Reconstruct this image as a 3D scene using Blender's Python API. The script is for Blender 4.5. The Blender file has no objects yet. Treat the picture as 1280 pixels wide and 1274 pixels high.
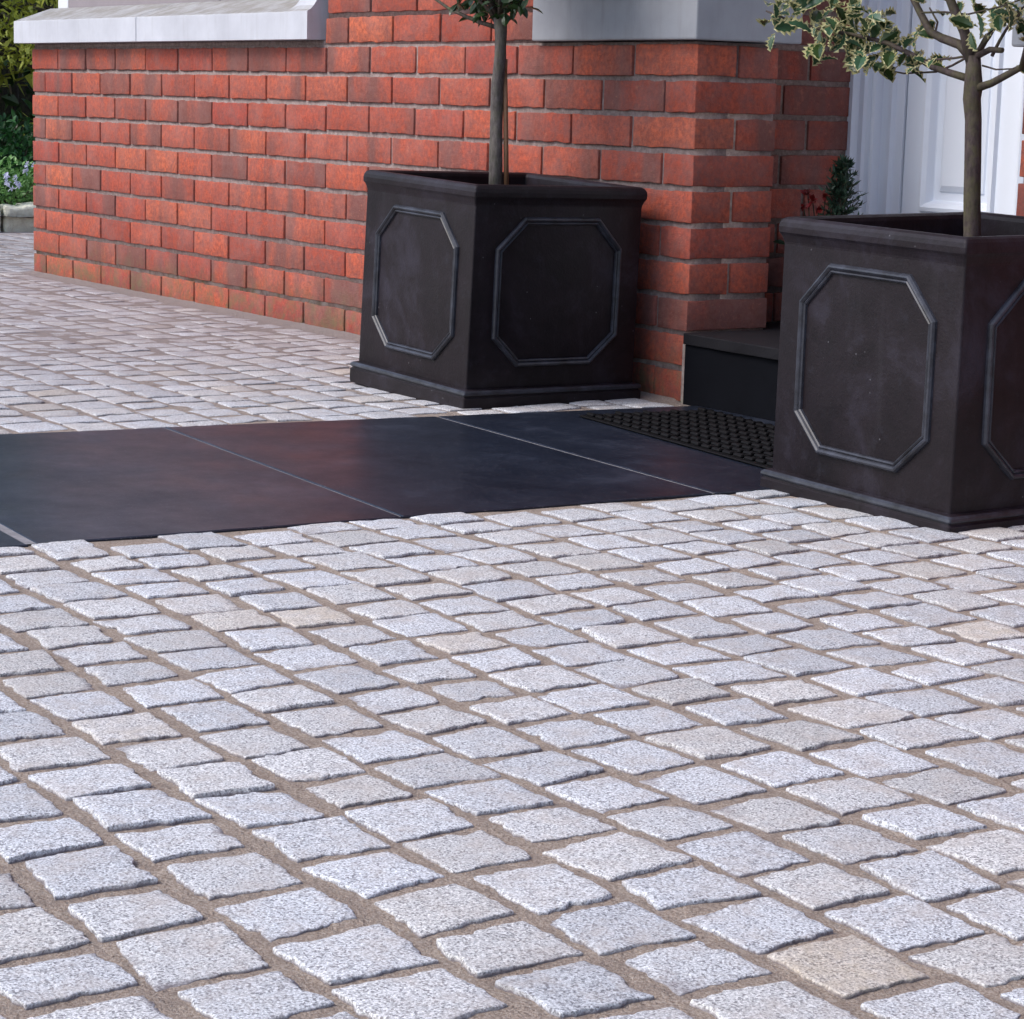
import bpy, math
import numpy as np
from mathutils import Matrix, Vector

rng = np.random.default_rng(7)
scene = bpy.context.scene
COL = scene.collection

# ------------------------------------------------------------------ helpers
def vnoise(P, freq=1.0, seed=0):
    """trilinear value noise in -1..1"""
    Q = np.asarray(P, float) * freq + seed * 17.31
    i = np.floor(Q).astype(np.int64); f = Q - i; f = f * f * (3 - 2 * f)
    def h(a, b, c):
        n = (a * 374761393 + b * 668265263 + c * 2147483647 + seed * 974634777) & 0xffffffff
        n = ((n ^ (n >> 13)) * 1274126177) & 0xffffffff
        n = (n ^ (n >> 16)) & 0xffff
        return n / 32767.5 - 1.0
    x, y, z = i[..., 0], i[..., 1], i[..., 2]
    r = 0
    for dx in (0, 1):
        for dy in (0, 1):
            for dz in (0, 1):
                w = (f[..., 0] if dx else 1 - f[..., 0]) * (f[..., 1] if dy else 1 - f[..., 1]) * (f[..., 2] if dz else 1 - f[..., 2])
                r = r + w * h(x + dx, y + dy, z + dz)
    return r

def props(o, label=None, cat=None, group=None, kind=None):
    if label: o['label'] = label
    if cat: o['category'] = cat
    if group: o['group'] = group
    if kind: o['kind'] = kind
    return o

def empty(name, loc=(0, 0, 0), **k):
    o = bpy.data.objects.new(name, None); COL.objects.link(o)
    o.location = loc; o.empty_display_size = .1
    return props(o, **k)

class MB:
    """collects polygons, builds one mesh object"""
    def __init__(s): s.V = []; s.F = []; s.M = []; s.n = 0; s.T = []
    def add(s, V, F, mat=0, tint=None):
        V = np.asarray(V, float)
        s.V.append(V)
        for f in F: s.F.append([i + s.n for i in f])
        if isinstance(mat, int): s.M += [mat] * len(F)
        else: s.M += list(mat)
        t = np.zeros((len(V), 4)) if tint is None else np.tile(np.r_[tint, 1.0][:4], (len(V), 1))
        s.T.append(t); s.n += len(V)
        return s
    def box(s, x0, x1, y0, y1, z0, z1, mat=0, bev=0.0, tint=None):
        V, F = rbox(x0, x1, y0, y1, z0, z1, bev)
        return s.add(V, F, mat, tint)
    def build(s, name, mats, parent=None, smooth=False, **k):
        V = np.concatenate(s.V) if s.V else np.zeros((0, 3))
        me = bpy.data.meshes.new(name)
        me.from_pydata([tuple(v) for v in V], [], s.F)
        for m in (mats if isinstance(mats, (list, tuple)) else [mats]): me.materials.append(m)
        me.polygons.foreach_set('material_index', s.M)
        if smooth: me.polygons.foreach_set('use_smooth', [True] * len(s.F))
        a = me.color_attributes.new('tint', 'FLOAT_COLOR', 'POINT')
        a.data.foreach_set('color', np.concatenate(s.T).ravel())
        me.update(); me.validate()
        o = bpy.data.objects.new(name, me); COL.objects.link(o)
        if parent: o.parent = parent
        return props(o, **k)

_tc = {}
def grid_template(nx, ny, nz):
    """surface lattice of a box: integer coords and quads"""
    key = (nx, ny, nz)
    if key in _tc: return _tc[key]
    idx = {}; pts = []; F = []
    def v(a, b, c):
        k = (a, b, c)
        if k not in idx: idx[k] = len(pts); pts.append(k)
        return idx[k]
    for a in range(nx):
        for b in range(ny):
            F.append([v(a, b, 0), v(a, b + 1, 0), v(a + 1, b + 1, 0), v(a + 1, b, 0)])
            F.append([v(a, b, nz), v(a + 1, b, nz), v(a + 1, b + 1, nz), v(a, b + 1, nz)])
    for a in range(nx):
        for c in range(nz):
            F.append([v(a, 0, c), v(a + 1, 0, c), v(a + 1, 0, c + 1), v(a, 0, c + 1)])
            F.append([v(a, ny, c), v(a, ny, c + 1), v(a + 1, ny, c + 1), v(a + 1, ny, c)])
    for b in range(ny):
        for c in range(nz):
            F.append([v(0, b, c), v(0, b, c + 1), v(0, b + 1, c + 1), v(0, b + 1, c)])
            F.append([v(nx, b, c), v(nx, b + 1, c), v(nx, b + 1, c + 1), v(nx, b, c + 1)])
    _tc[key] = (np.array(pts), F)
    return _tc[key]

def axis(L0, L1, r, n):
    if n <= 1: return np.array([L0, L1])
    return np.r_[L0, np.linspace(L0 + r, L1 - r, n - 1), L1]

def rbox(x0, x1, y0, y1, z0, z1, r=0.0, nx=3, ny=3, nz=3):
    if r <= 0: nx = ny = nz = 1
    P, F = grid_template(nx, ny, nz)
    ax, ay, az = axis(x0, x1, r, nx), axis(y0, y1, r, ny), axis(z0, z1, r, nz)
    V = np.stack([ax[P[:, 0]], ay[P[:, 1]], az[P[:, 2]]], 1)
    if r > 0:
        lo = np.array([x0, y0, z0]) + r; hi = np.array([x1, y1, z1]) - r
        q = np.clip(V, lo, hi); d = V - q; L = np.linalg.norm(d, axis=1, keepdims=True)
        V = np.where(L > 1e-9, q + r * d / np.maximum(L, 1e-9), V)
    return V, F

def tube(pts, rad, seg=8, jit=0.0, cap=True):
    pts = np.asarray(pts, float); n = len(pts)
    rad = np.broadcast_to(rad, (n,)) if np.ndim(rad) else np.full(n, rad)
    V = []; up = np.array([0.3, 0.2, 1.0]) 
    for i in range(n):
        t = pts[min(i + 1, n - 1)] - pts[max(i - 1, 0)]; t /= np.linalg.norm(t) + 1e-12
        a = np.cross(t, up if abs(t @ up) / np.linalg.norm(up) < .95 else np.array([1., 0, 0])); a /= np.linalg.norm(a); b = np.cross(t, a)
        for k in range(seg):
            an = 2 * math.pi * k / seg
            rr = rad[i] * (1 + jit * rng.uniform(-1, 1))
            V.append(pts[i] + rr * (math.cos(an) * a + math.sin(an) * b))
    F = [[i * seg + k, i * seg + (k + 1) % seg, (i + 1) * seg + (k + 1) % seg, (i + 1) * seg + k] for i in range(n - 1) for k in range(seg)]
    if cap: F += [[k for k in range(seg)][::-1], [(n - 1) * seg + k for k in range(seg)]]
    return np.array(V), F

# ------------------------------------------------------------------ materials
def new_mat(name):
    m = bpy.data.materials.new(name); m.use_nodes = True
    nt = m.node_tree; nt.nodes.clear()
    return m, nt
class NT:
    def __init__(s, nt): s.nt = nt
    def n(s, t, **k):
        nd = s.nt.nodes.new(t)
        for a, b in k.items():
            if a.startswith('i_'):
                nd.inputs[a[2:].replace('_', ' ')].default_value = b
            else: setattr(nd, a, b)
        return nd
    def l(s, a, b): s.nt.links.new(a, b)
    def noise(s, vec, scale, detail=4, rough=.6, dist=0):
        x = s.n('ShaderNodeTexNoise'); x.inputs['Scale'].default_value = scale; x.inputs['Detail'].default_value = detail
        x.inputs['Roughness'].default_value = rough; x.inputs['Distortion'].default_value = dist
        if vec is not None: s.l(vec, x.inputs['Vector'])
        return x.outputs['Fac']
    def ramp(s, fac, stops, interp='LINEAR'):
        r = s.n('ShaderNodeValToRGB'); r.color_ramp.interpolation = interp
        el = r.color_ramp.elements
        while len(el) < len(stops): el.new(.5)
        for e, (p, c) in zip(el, stops):
            e.position = p; e.color = (c, c, c, 1) if np.isscalar(c) else (*c, 1)
        s.l(fac, r.inputs['Fac']); return r.outputs['Color']
    def mix(s, fac, a, b, mode='MIX'):
        m = s.n('ShaderNodeMix'); m.data_type = 'RGBA'; m.blend_type = mode
        for inp, v in ((m.inputs['Factor'], fac), (m.inputs['A'], a), (m.inputs['B'], b)):
            if hasattr(v, 'is_linked'): s.l(v, inp)
            elif inp.type == 'RGBA': inp.default_value = (*v, 1) if len(v) == 3 else v
            else: inp.default_value = v
        # mix node exposes several A/B sockets; use colour ones
        return m
    def math(s, op, a, b=0.0, clamp=False):
        m = s.n('ShaderNodeMath'); m.operation = op; m.use_clamp = clamp
        for i, v in enumerate((a, b)):
            if hasattr(v, 'is_linked'): s.l(v, m.inputs[i])
            else: m.inputs[i].default_value = v
        return m.outputs[0]
def cmix(N, fac, a, b, mode='MIX'):
    m = N.nt.nodes.new('ShaderNodeMix'); m.data_type = 'RGBA'; m.blend_type = mode
    fi, ai, bi = m.inputs[0], m.inputs[6], m.inputs[7]
    for inp, v in ((fi, fac), (ai, a), (bi, b)):
        if hasattr(v, 'is_linked'): N.l(v, inp)
        elif inp == fi: inp.default_value = v
        else: inp.default_value = (*v, 1)
    return m.outputs[2]
def out(N, color, rough=.7, bump=None, bstr=.3, bdist=.002, spec=.5, extra=None):
    b = N.n('ShaderNodeBsdfPrincipled')
    if hasattr(color, 'is_linked'): N.l(color, b.inputs['Base Color'])
    else: b.inputs['Base Color'].default_value = (*color, 1)
    if hasattr(rough, 'is_linked'): N.l(rough, b.inputs['Roughness'])
    else: b.inputs['Roughness'].default_value = rough
    b.inputs['Specular IOR Level'].default_value = spec
    if extra:
        for k, v in extra.items(): b.inputs[k].default_value = v
    if bump is not None:
        bp = N.n('ShaderNodeBump'); bp.inputs['Strength'].default_value = bstr; bp.inputs['Distance'].default_value = bdist
        N.l(bump, bp.inputs['Height']); N.l(bp.outputs['Normal'], b.inputs['Normal'])
    o = N.n('ShaderNodeOutputMaterial'); N.l(b.outputs[0], o.inputs[0])
    return b
def geo(N): return N.n('ShaderNodeNewGeometry').outputs['Position']
def tint(N):
    a = N.n('ShaderNodeVertexColor'); a.layer_name = 'tint'
    sp = N.n('ShaderNodeSeparateColor'); N.l(a.outputs['Color'], sp.inputs[0]); return sp.outputs
def zof(N, vec):
    sp = N.n('ShaderNodeSeparateXYZ'); N.l(vec, sp.inputs[0]); return sp.outputs

def mat_plain(name, col, rough=.7, var=.15, scale=20, bscale=120, bstr=.2, bdist=.001, spec=.5):
    m, nt = new_mat(name); N = NT(nt); p = geo(N)
    n1 = N.noise(p, scale, 5)
    c = cmix(N, n1, tuple(x * (1 - var) for x in col), tuple(min(1, x * (1 + var)) for x in col))
    out(N, c, rough, N.noise(p, bscale, 4), bstr, bdist, spec)
    return m

def mat_sett():
    m, nt = new_mat('granite_sett'); N = NT(nt); p = geo(N); t = tint(N)
    fine = N.noise(p, 430, 3, .78)
    base = N.ramp(fine, [(.31, (.20, .207, .222)), (.42, (.42, .43, .455)), (.52, (.64, .655, .69)), (.64, (.92, .94, .98))])
    # dark mica / grey feldspar grains
    v = N.n('ShaderNodeTexVoronoi'); v.inputs['Scale'].default_value = 560; N.l(p, v.inputs['Vector'])
    sp = N.n('ShaderNodeSeparateColor'); N.l(v.outputs['Color'], sp.inputs[0])
    dark = N.ramp(sp.outputs[0], [(.79, 0.0), (.88, 1.0)])
    base = cmix(N, N.math('MULTIPLY', dark, .78), base, (.16, .155, .175))
    # beige stones
    warm = N.ramp(t[0], [(.95, 0.0), (1.0, 1.0)])
    base = cmix(N, N.math('MULTIPLY', warm, .6), base, (1.0, .88, .74), 'MULTIPLY')
    base = cmix(N, N.math('MULTIPLY', warm, N.ramp(N.noise(p, 30, 4, .7), [(.4, 0.0), (.65, .55)])), base, (.50, .42, .32))
    base = cmix(N, N.ramp(t[2], [(.40, 0.0), (1, .7)]), base, (1.0, .94, .85), 'MULTIPLY')
    tone = N.ramp(t[1], [(0, .80), (.3, .92), (1, 1.03)])
    base = cmix(N, 1.0, base, tone, 'MULTIPLY')
    # broad dusty staining from the joint sand
    blot = N.ramp(N.noise(p, 17, 6, .75), [(.46, 0.0), (.70, .6)])
    base = cmix(N, blot, base, (.46, .40, .36))
    base = cmix(N, N.ramp(N.noise(p, 48, 4, .7), [(.62, 0.0), (.74, .5)]), base, (.25, .24, .26))
    z = zof(N, p)[2]
    xx = zof(N, p)[0]
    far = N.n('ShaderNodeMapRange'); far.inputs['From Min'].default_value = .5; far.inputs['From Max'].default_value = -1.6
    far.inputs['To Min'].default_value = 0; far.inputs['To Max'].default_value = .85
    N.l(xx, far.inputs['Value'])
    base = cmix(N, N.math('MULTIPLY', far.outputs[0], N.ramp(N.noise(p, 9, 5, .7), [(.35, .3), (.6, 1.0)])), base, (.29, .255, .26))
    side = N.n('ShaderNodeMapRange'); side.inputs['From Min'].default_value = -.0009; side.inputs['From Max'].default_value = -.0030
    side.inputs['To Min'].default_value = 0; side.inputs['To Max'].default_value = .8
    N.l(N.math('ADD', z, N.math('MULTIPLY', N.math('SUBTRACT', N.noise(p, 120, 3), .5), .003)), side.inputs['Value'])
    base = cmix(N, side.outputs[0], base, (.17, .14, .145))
    h = N.math('ADD', N.noise(p, 340, 5, .75), N.math('MULTIPLY', N.noise(p, 60, 3), 1.2))
    out(N, base, .7, h, .6, .0016, .25)
    return m

def mat_sand():
    m, nt = new_mat('joint_sand'); N = NT(nt); p = geo(N)
    n = N.noise(p, 330, 5, .8); n2 = N.noise(p, 26, 5, .7)
    c = N.ramp(n, [(.32, (.20, .145, .11)), (.48, (.42, .33, .265)), (.66, (.66, .57, .49))])
    c = cmix(N, N.ramp(n2, [(.4, 0.0), (.7, .6)]), c, (.26, .205, .175))
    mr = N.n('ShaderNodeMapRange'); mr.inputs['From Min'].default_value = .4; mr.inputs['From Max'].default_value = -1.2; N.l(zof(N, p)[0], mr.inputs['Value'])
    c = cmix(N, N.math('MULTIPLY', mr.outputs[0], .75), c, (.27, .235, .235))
    out(N, c, .95, N.math('ADD', N.noise(p, 420, 4, .75), N.math('MULTIPLY', N.noise(p, 110, 4, .7), 2)), 1.0, .0035, .2)
    return m

def mat_brick():
    m, nt = new_mat('red_brick'); N = NT(nt); p = geo(N); t = tint(N)
    z = zof(N, p)
    cmb = N.n('ShaderNodeCombineXYZ')
    N.l(N.math('ADD', N.math('ADD', z[0], z[1]), N.math('MULTIPLY', t[0], 37.0)), cmb.inputs[0]); N.l(N.math('MULTIPLY', t[1], 31.0), cmb.inputs[1]); N.l(N.math('MULTIPLY', z[2], .22), cmb.inputs[2])
    band = N.noise(cmb.outputs[0], 8, 3, .55)
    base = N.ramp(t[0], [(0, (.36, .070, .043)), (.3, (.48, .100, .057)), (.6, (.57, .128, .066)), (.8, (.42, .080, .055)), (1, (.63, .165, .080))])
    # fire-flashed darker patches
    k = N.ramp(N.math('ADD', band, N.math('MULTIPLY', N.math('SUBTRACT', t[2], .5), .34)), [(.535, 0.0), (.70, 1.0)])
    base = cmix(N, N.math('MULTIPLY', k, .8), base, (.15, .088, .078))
    n = N.noise(p, 90, 5, .7)
    base = cmix(N, N.ramp(n, [(.38, .6), (.58, 0.0)]), base, (.17, .05, .042))
    base = cmix(N, N.ramp(N.noise(p, 26, 6, .75), [(.40, .55), (.58, 0.0)]), base, (.19, .085, .078))
    base = cmix(N, N.ramp(N.noise(p, 38, 6, .75), [(.58, 0.0), (.72, .5)]), base, (.50, .20, .13))
    base = cmix(N, N.ramp(N.noise(p, 220, 3), [(.62, 0.0), (.72, .4)]), base, (.52, .20, .13))
    dusty = N.ramp(N.noise(p, 7, 4, .65), [(.45, 0.0), (.75, .3)])
    base = cmix(N, dusty, base, (.36, .22, .20))
    # algae and salts on the lowest courses
    low = N.n('ShaderNodeMapRange'); low.inputs['From Min'].default_value = .14; low.inputs['From Max'].default_value = .03
    N.l(z[2], low.inputs['Value'])
    alg = N.math('MULTIPLY', low.outputs[0], N.ramp(N.noise(p, 18, 5, .7), [(.42, 0.0), (.65, .8)]))
    base = cmix(N, alg, base, (.17, .14, .075))
    h = N.math('ADD', N.noise(p, 260, 5, .75), N.math('MULTIPLY', N.noise(p, 45, 3), 1.3))
    out(N, base, .88, h, .8, .0028, .2)
    return m

def mat_mortar():
    m, nt = new_mat('wall_mortar'); N = NT(nt); p = geo(N); z = zof(N, p)
    c = N.ramp(N.noise(p, 80, 5, .7), [(.3, (.17, .125, .115)), (.55, (.29, .225, .21)), (.8, (.42, .36, .35))])
    low = N.n('ShaderNodeMapRange'); low.inputs['From Min'].default_value = .16; low.inputs['From Max'].default_value = .08
    N.l(z[2], low.inputs['Value'])
    salt = N.math('MULTIPLY', low.outputs[0], N.ramp(N.noise(p, 16, 4, .6), [(.42, 0.0), (.58, .8)]))
    c = cmix(N, salt, c, (.42, .38, .35))
    alg = N.math('MULTIPLY', low.outputs[0], N.ramp(N.noise(p, 11, 5, .7), [(.5, 0.0), (.66, .8)]))
    c = cmix(N, alg, c, (.13, .12, .055))
    out(N, c, .95, N.noise(p, 300, 4, .7), .7, .002, .2)
    return m

def mat_slab():
    m, nt = new_mat('black_granite'); N = NT(nt); p = geo(N); t = tint(N)
    n = N.noise(p, 5, 6, .72)
    c = N.ramp(n, [(.35, (.0070, .0100, .019)), (.56, (.0135, .0180, .031)), (.74, (.040, .047, .070))])
    sp = N.n('ShaderNodeTexVoronoi'); sp.inputs['Scale'].default_value = 420; N.l(p, sp.inputs['Vector'])
    s2 = N.n('ShaderNodeSeparateColor'); N.l(sp.outputs['Color'], s2.inputs[0])
    c = cmix(N, N.ramp(s2.outputs[0], [(.95, 0.0), (.97, .5)]), c, (.10, .10, .12))
    r = N.ramp(N.noise(p, 7, 5, .7), [(.3, .28), (.7, .42)])
    out(N, c, r, N.math('ADD', N.noise(p, 350, 3), N.math('MULTIPLY', N.noise(p, 60, 5, .7), 1.5)), .08, .0006, .32)
    return m

def mat_lead():
    m, nt = new_mat('lead_grey_fibre'); N = NT(nt); p = geo(N)
    n = N.noise(p, 7, 6, .7, .4)
    c = N.ramp(n, [(.30, (.0062, .0040, .0054)), (.52, (.0125, .0082, .0112)), (.70, (.028, .0235, .034))])
    n2 = N.ramp(N.noise(p, 30, 5, .75), [(.56, 0.0), (.8, .4)])
    c = cmix(N, n2, c, (.036, .036, .050))
    mp = N.n('ShaderNodeMapping'); mp.inputs['Scale'].default_value = (1, 1, .12); N.l(p, mp.inputs['Vector'])
    c = cmix(N, N.ramp(N.noise(mp.outputs[0], 34, 4, .7), [(.58, 0.0), (.76, .25)]), c, (.034, .031, .036))
    fl = N.n('ShaderNodeTexVoronoi'); fl.inputs['Scale'].default_value = 90; N.l(p, fl.inputs['Vector'])
    s2 = N.n('ShaderNodeSeparateColor'); N.l(fl.outputs['Color'], s2.inputs[0])
    dot = N.math('MULTIPLY', N.ramp(fl.outputs['Distance'], [(.10, 1.0), (.16, 0.0)]), N.ramp(s2.outputs[1], [(.972, 0.0), (.985, .35)]))
    c = cmix(N, dot, c, (.25, .25, .27))
    r = N.ramp(N.noise(p, 14, 5, .7), [(.3, .42), (.7, .60)])
    out(N, c, r, N.math('ADD', N.noise(p, 200, 4), N.math('MULTIPLY', N.noise(p, 18, 4), 2.2)), .3, .0018, .26)
    return m
def mat_leadworn():
    m, nt = new_mat('lead_grey_worn_edge'); N = NT(nt); p = geo(N)
    c = N.ramp(N.noise(p, 22, 6, .7), [(.35, (.009, .0082, .011)), (.7, (.050, .054, .074))])
    out(N, c, .42, N.noise(p, 150, 4), .15, .001, .5)
    return m

def mat_stone(k=1.0):
    m, nt = new_mat('limestone'); N = NT(nt); p = geo(N); z = zof(N, p)
    mp = N.n('ShaderNodeMapping'); mp.inputs['Scale'].default_value = (1, 1, .12); N.l(p, mp.inputs['Vector'])
    n = N.noise(mp.outputs[0], 40, 5, .7); n2 = N.noise(p, 5, 5, .65)
    c = N.ramp(n2, [(.3, (.44, .45, .48)), (.7, (.56, .575, .61))])
    c = cmix(N, N.ramp(n, [(.52, 0.0), (.8, .4)]), c, (.34, .335, .33))
    topd = N.n('ShaderNodeNewGeometry'); nz = zof(N, topd.outputs['Normal'])[2]
    # weathered, lichen-grey upward faces
    c = cmix(N, N.math('MULTIPLY', N.ramp(nz, [(.5, 0.0), (.85, 1.0)]), N.ramp(N.noise(p, 15, 5, .7), [(.3, .45), (.6, .95)])), c, (.23, .215, .19))
    c = cmix(N, 1.0, c, (k, k, k * 1.02), 'MULTIPLY')
    out(N, c, .85, N.noise(p, 250, 5, .7), .3, .001, .3)
    return m

def mat_leaf(name, a, b, rough=.35, trans=.0, hs=40):
    m, nt = new_mat(name); N = NT(nt); p = geo(N); t = tint(N)
    c = cmix(N, t[0], a, b)
    c = cmix(N, N.ramp(N.noise(p, hs, 3), [(.4, 0.0), (.8, .4)]), c, tuple(x * .6 for x in a))
    bs = N.n('ShaderNodeBsdfPrincipled'); N.l(c, bs.inputs['Base Color']); bs.inputs['Roughness'].default_value = rough
    tr = N.n('ShaderNodeBsdfTranslucent'); N.l(c, tr.inputs['Color'])
    mx = N.n('ShaderNodeMixShader'); mx.inputs[0].default_value = trans
    N.l(bs.outputs[0], mx.inputs[1]); N.l(tr.outputs[0], mx.inputs[2])
    o = N.n('ShaderNodeOutputMaterial'); N.l(mx.outputs[0], o.inputs[0])
    return m

def mat_bark(name, a, b, g=(.10, .115, .045)):
    m, nt = new_mat(name); N = NT(nt); p = geo(N)
    mp = N.n('ShaderNodeMapping'); mp.inputs['Scale'].default_value = (1, 1, .35); N.l(p, mp.inputs['Vector'])
    n = N.noise(mp.outputs[0], 140, 5, .7); c = N.ramp(n, [(.3, a), (.7, b)])
    c = cmix(N, N.ramp(N.noise(p, 25, 4, .7), [(.45, 0.0), (.7, .8)]), c, g)
    out(N, c, .75, n, .5, .002, .3)
    return m

def mat_outer_ground():
    m, nt = new_mat('distant_paving'); N = NT(nt); p = geo(N)
    b = N.n('ShaderNodeTexBrick'); N.l(p, b.inputs['Vector'])
    b.inputs['Scale'].default_value = 1; b.inputs['Brick Width'].default_value = .1; b.inputs['Row Height'].default_value = .1
    b.inputs['Mortar Size'].default_value = .008; b.inputs['Color1'].default_value = (.50, .50, .53, 1); b.inputs['Color2'].default_value = (.40, .39, .41, 1)
    b.inputs['Mortar'].default_value = (.27, .21, .17, 1)
    c = cmix(N, N.noise(p, 150, 4), b.outputs['Color'], (.3, .3, .3), 'SOFT_LIGHT')
    out(N, c, .85, N.noise(p, 100, 4), .4, .003, .3)
    return m

def mat_glass():
    m, nt = new_mat('window_glass'); N = NT(nt)
    lw = N.n('ShaderNodeLayerWeight'); lw.inputs[0].default_value = .5; fac = N.math('ADD', .05, N.math('MULTIPLY', N.math('POWER', lw.outputs['Facing'], 4.0), .6), True)
    a = N.n('ShaderNodeBsdfTransparent'); g = N.n('ShaderNodeBsdfGlossy'); g.inputs['Roughness'].default_value = .02
    x = N.n('ShaderNodeMixShader'); N.l(fac, x.inputs[0]); N.l(a.outputs[0], x.inputs[1]); N.l(g.outputs[0], x.inputs[2])
    o = N.n('ShaderNodeOutputMaterial'); N.l(x.outputs[0], o.inputs[0]); return m

M = dict(
    sett=mat_sett(), sand=mat_sand(), brick=mat_brick(), mortar=mat_mortar(), slab=mat_slab(), lead=mat_lead(), worn=mat_leadworn(), stone=mat_stone(), stone2=mat_stone(.68),
    outer=mat_outer_ground(),
    grout=mat_plain('slab_grout', (.22, .21, .22), .9, .6, 60),
    white=mat_plain('white_gloss_paint', (.76, .81, .90), .38, .04, 4, 60, .05),
    uwhite=mat_plain('white_window_paint', (.72, .73, .75), .4, .05, 4),
    lilac=mat_plain('grey_timber', (.27, .235, .25), .6, .2, 9, 60, .2),
    glass=mat_glass(), voile=mat_plain('white_voile', (.72, .73, .78), .9, .04, 20),
    rubber=mat_plain('black_rubber', (.0055, .005, .006), .65, .3, 60, 300, .3, .001, .15),
    soil=mat_plain('dark_soil', (.028, .019, .013), .95, .5, 60, 90, 1, .01, .2),
    pot=mat_plain('dark_glazed_pot', (.014, .013, .015), .35, .2, 20),
    riser=mat_plain('shade_darkened_riser', (.004, .0045, .007), .7, .3, 12, 150, .1, .001, .08),  # black stone, colour darkened further to stand in for the planter's shade
    tread=mat_plain('dark_tread_stone', (.012, .0115, .0145), .55, .3, 12, 90, .3, .002, .2),
    cane=mat_plain('bamboo_cane', (.23, .115, .06), .6, .3, 90, 200, .3),
    bark1=mat_bark('grey_bark', (.045, .038, .036), (.15, .13, .125), (.095, .095, .06)),
    bark2=mat_bark('green_brown_bark', (.026, .018, .017), (.085, .062, .06), (.085, .082, .032)),
    bark3=mat_bark('dark_bark', (.02, .015, .012), (.08, .06, .05)),
    holly_g=mat_leaf('holly_green', (.030, .058, .014), (.055, .125, .075), .25, .15),
    holly_c=mat_leaf('holly_cream_edge', (.40, .38, .17), (.58, .54, .30), .4, .25),
    bay=mat_leaf('dark_leaf', (.015, .035, .012), (.04, .085, .025), .3, .12),
    conif=mat_leaf('golden_conifer_leaf', (.22, .27, .03), (.46, .48, .07), .6, .25),
    fir=mat_leaf('dark_conifer_leaf', (.012, .035, .022), (.03, .07, .04), .6, .15),
    cover=mat_leaf('bright_ground_leaf', (.07, .20, .04), (.24, .44, .14), .4, .2),
    dcover=mat_leaf('deep_green_leaf', (.018, .075, .018), (.045, .15, .045), .45, .2),
    petal=mat_leaf('pale_lilac_petal', (.55, .58, .80), (.72, .74, .85), .6, .3),
    red=mat_leaf('red_petal', (.16, .006, .006), (.26, .012, .012), .55, .2),
    kerb=mat_plain('rough_sandstone', (.78, .72, .58), .95, .4, 25, 60, 1, .012),
    tile=mat_plain('slate_tile', (.06, .06, .07), .7, .3, 20),
)

# ------------------------------------------------------------------ camera (solved from the brick coursing)
CP = np.array([3.820800, -2.972200, 0.615900]); YAW, PIT, ROL, FPX = 2.553900, -.1754, .0272, 2888.0
_f = np.array([math.cos(PIT) * math.cos(YAW), math.cos(PIT) * math.sin(YAW), math.sin(PIT)])
_r = np.array([math.sin(YAW), -math.cos(YAW), 0.]); _u = np.cross(_r, _f)
CR = math.cos(ROL) * _r + math.sin(ROL) * _u; CU = -math.sin(ROL) * _r + math.cos(ROL) * _u
cam = bpy.data.cameras.new('camera'); co = bpy.data.objects.new('camera', cam); COL.objects.link(co)
co.matrix_world = Matrix([[CR[0], CU[0], -_f[0], CP[0]], [CR[1], CU[1], -_f[1], CP[1]], [CR[2], CU[2], -_f[2], CP[2]], [0, 0, 0, 1]])
cam.sensor_fit = 'HORIZONTAL'; cam.sensor_width = 36; cam.lens = FPX / 1280 * 36; cam.clip_start = .05; cam.clip_end = 500
scene.camera = co

# ------------------------------------------------------------------ light
SUN_EL = 47; SUN_AZ = np.array([-.24, -.97])   # horizontal direction towards the sun
w = bpy.data.worlds.new('World'); scene.world = w; w.use_nodes = True
nt = w.node_tree; nt.nodes.clear()
sky = nt.nodes.new('ShaderNodeTexSky'); sky.sky_type = 'NISHITA'; sky.sun_disc = False
sky.sun_elevation = math.radians(SUN_EL); sky.sun_rotation = math.atan2(SUN_AZ[0], SUN_AZ[1])
sky.air_density = 1.0; sky.dust_density = 2.0; sky.ozone_density = 1.5
bg = nt.nodes.new('ShaderNodeBackground'); bg.inputs['Strength'].default_value = .15
wo = nt.nodes.new('ShaderNodeOutputWorld'); nt.links.new(sky.outputs[0], bg.inputs[0]); nt.links.new(bg.outputs[0], wo.inputs[0])
sl = bpy.data.lights.new('sun', 'SUN'); sl.energy = 1.4; sl.angle = math.radians(24); sl.color = (1, .955, .91)
so = bpy.data.objects.new('sun', sl); COL.objects.link(so)
ce = math.cos(math.radians(SUN_EL)); sd = Vector((SUN_AZ[0] * ce, SUN_AZ[1] * ce, math.sin(math.radians(SUN_EL)))).normalized()
so.rotation_euler = sd.to_track_quat('Z', 'Y').to_euler(); so.location = (0, -5, 6)
scene.view_settings.view_transform = 'Standard'; scene.view_settings.look = 'None'
scene.view_settings.exposure = 0.70; scene.view_settings.gamma = 1

# ------------------------------------------------------------------ ground
b = MB(); b.add([(-60, -60, -.03), (60, -60, -.03), (60, 60, -.03), (-60, 60, -.03)], [[0, 1, 2, 3]])
b.build('ground', M['outer'], kind='structure')

PL = lambda y: .065 + .118 * y        # left edge of the slab path
PR = lambda y: .985 + .060 * y        # right edge

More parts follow.
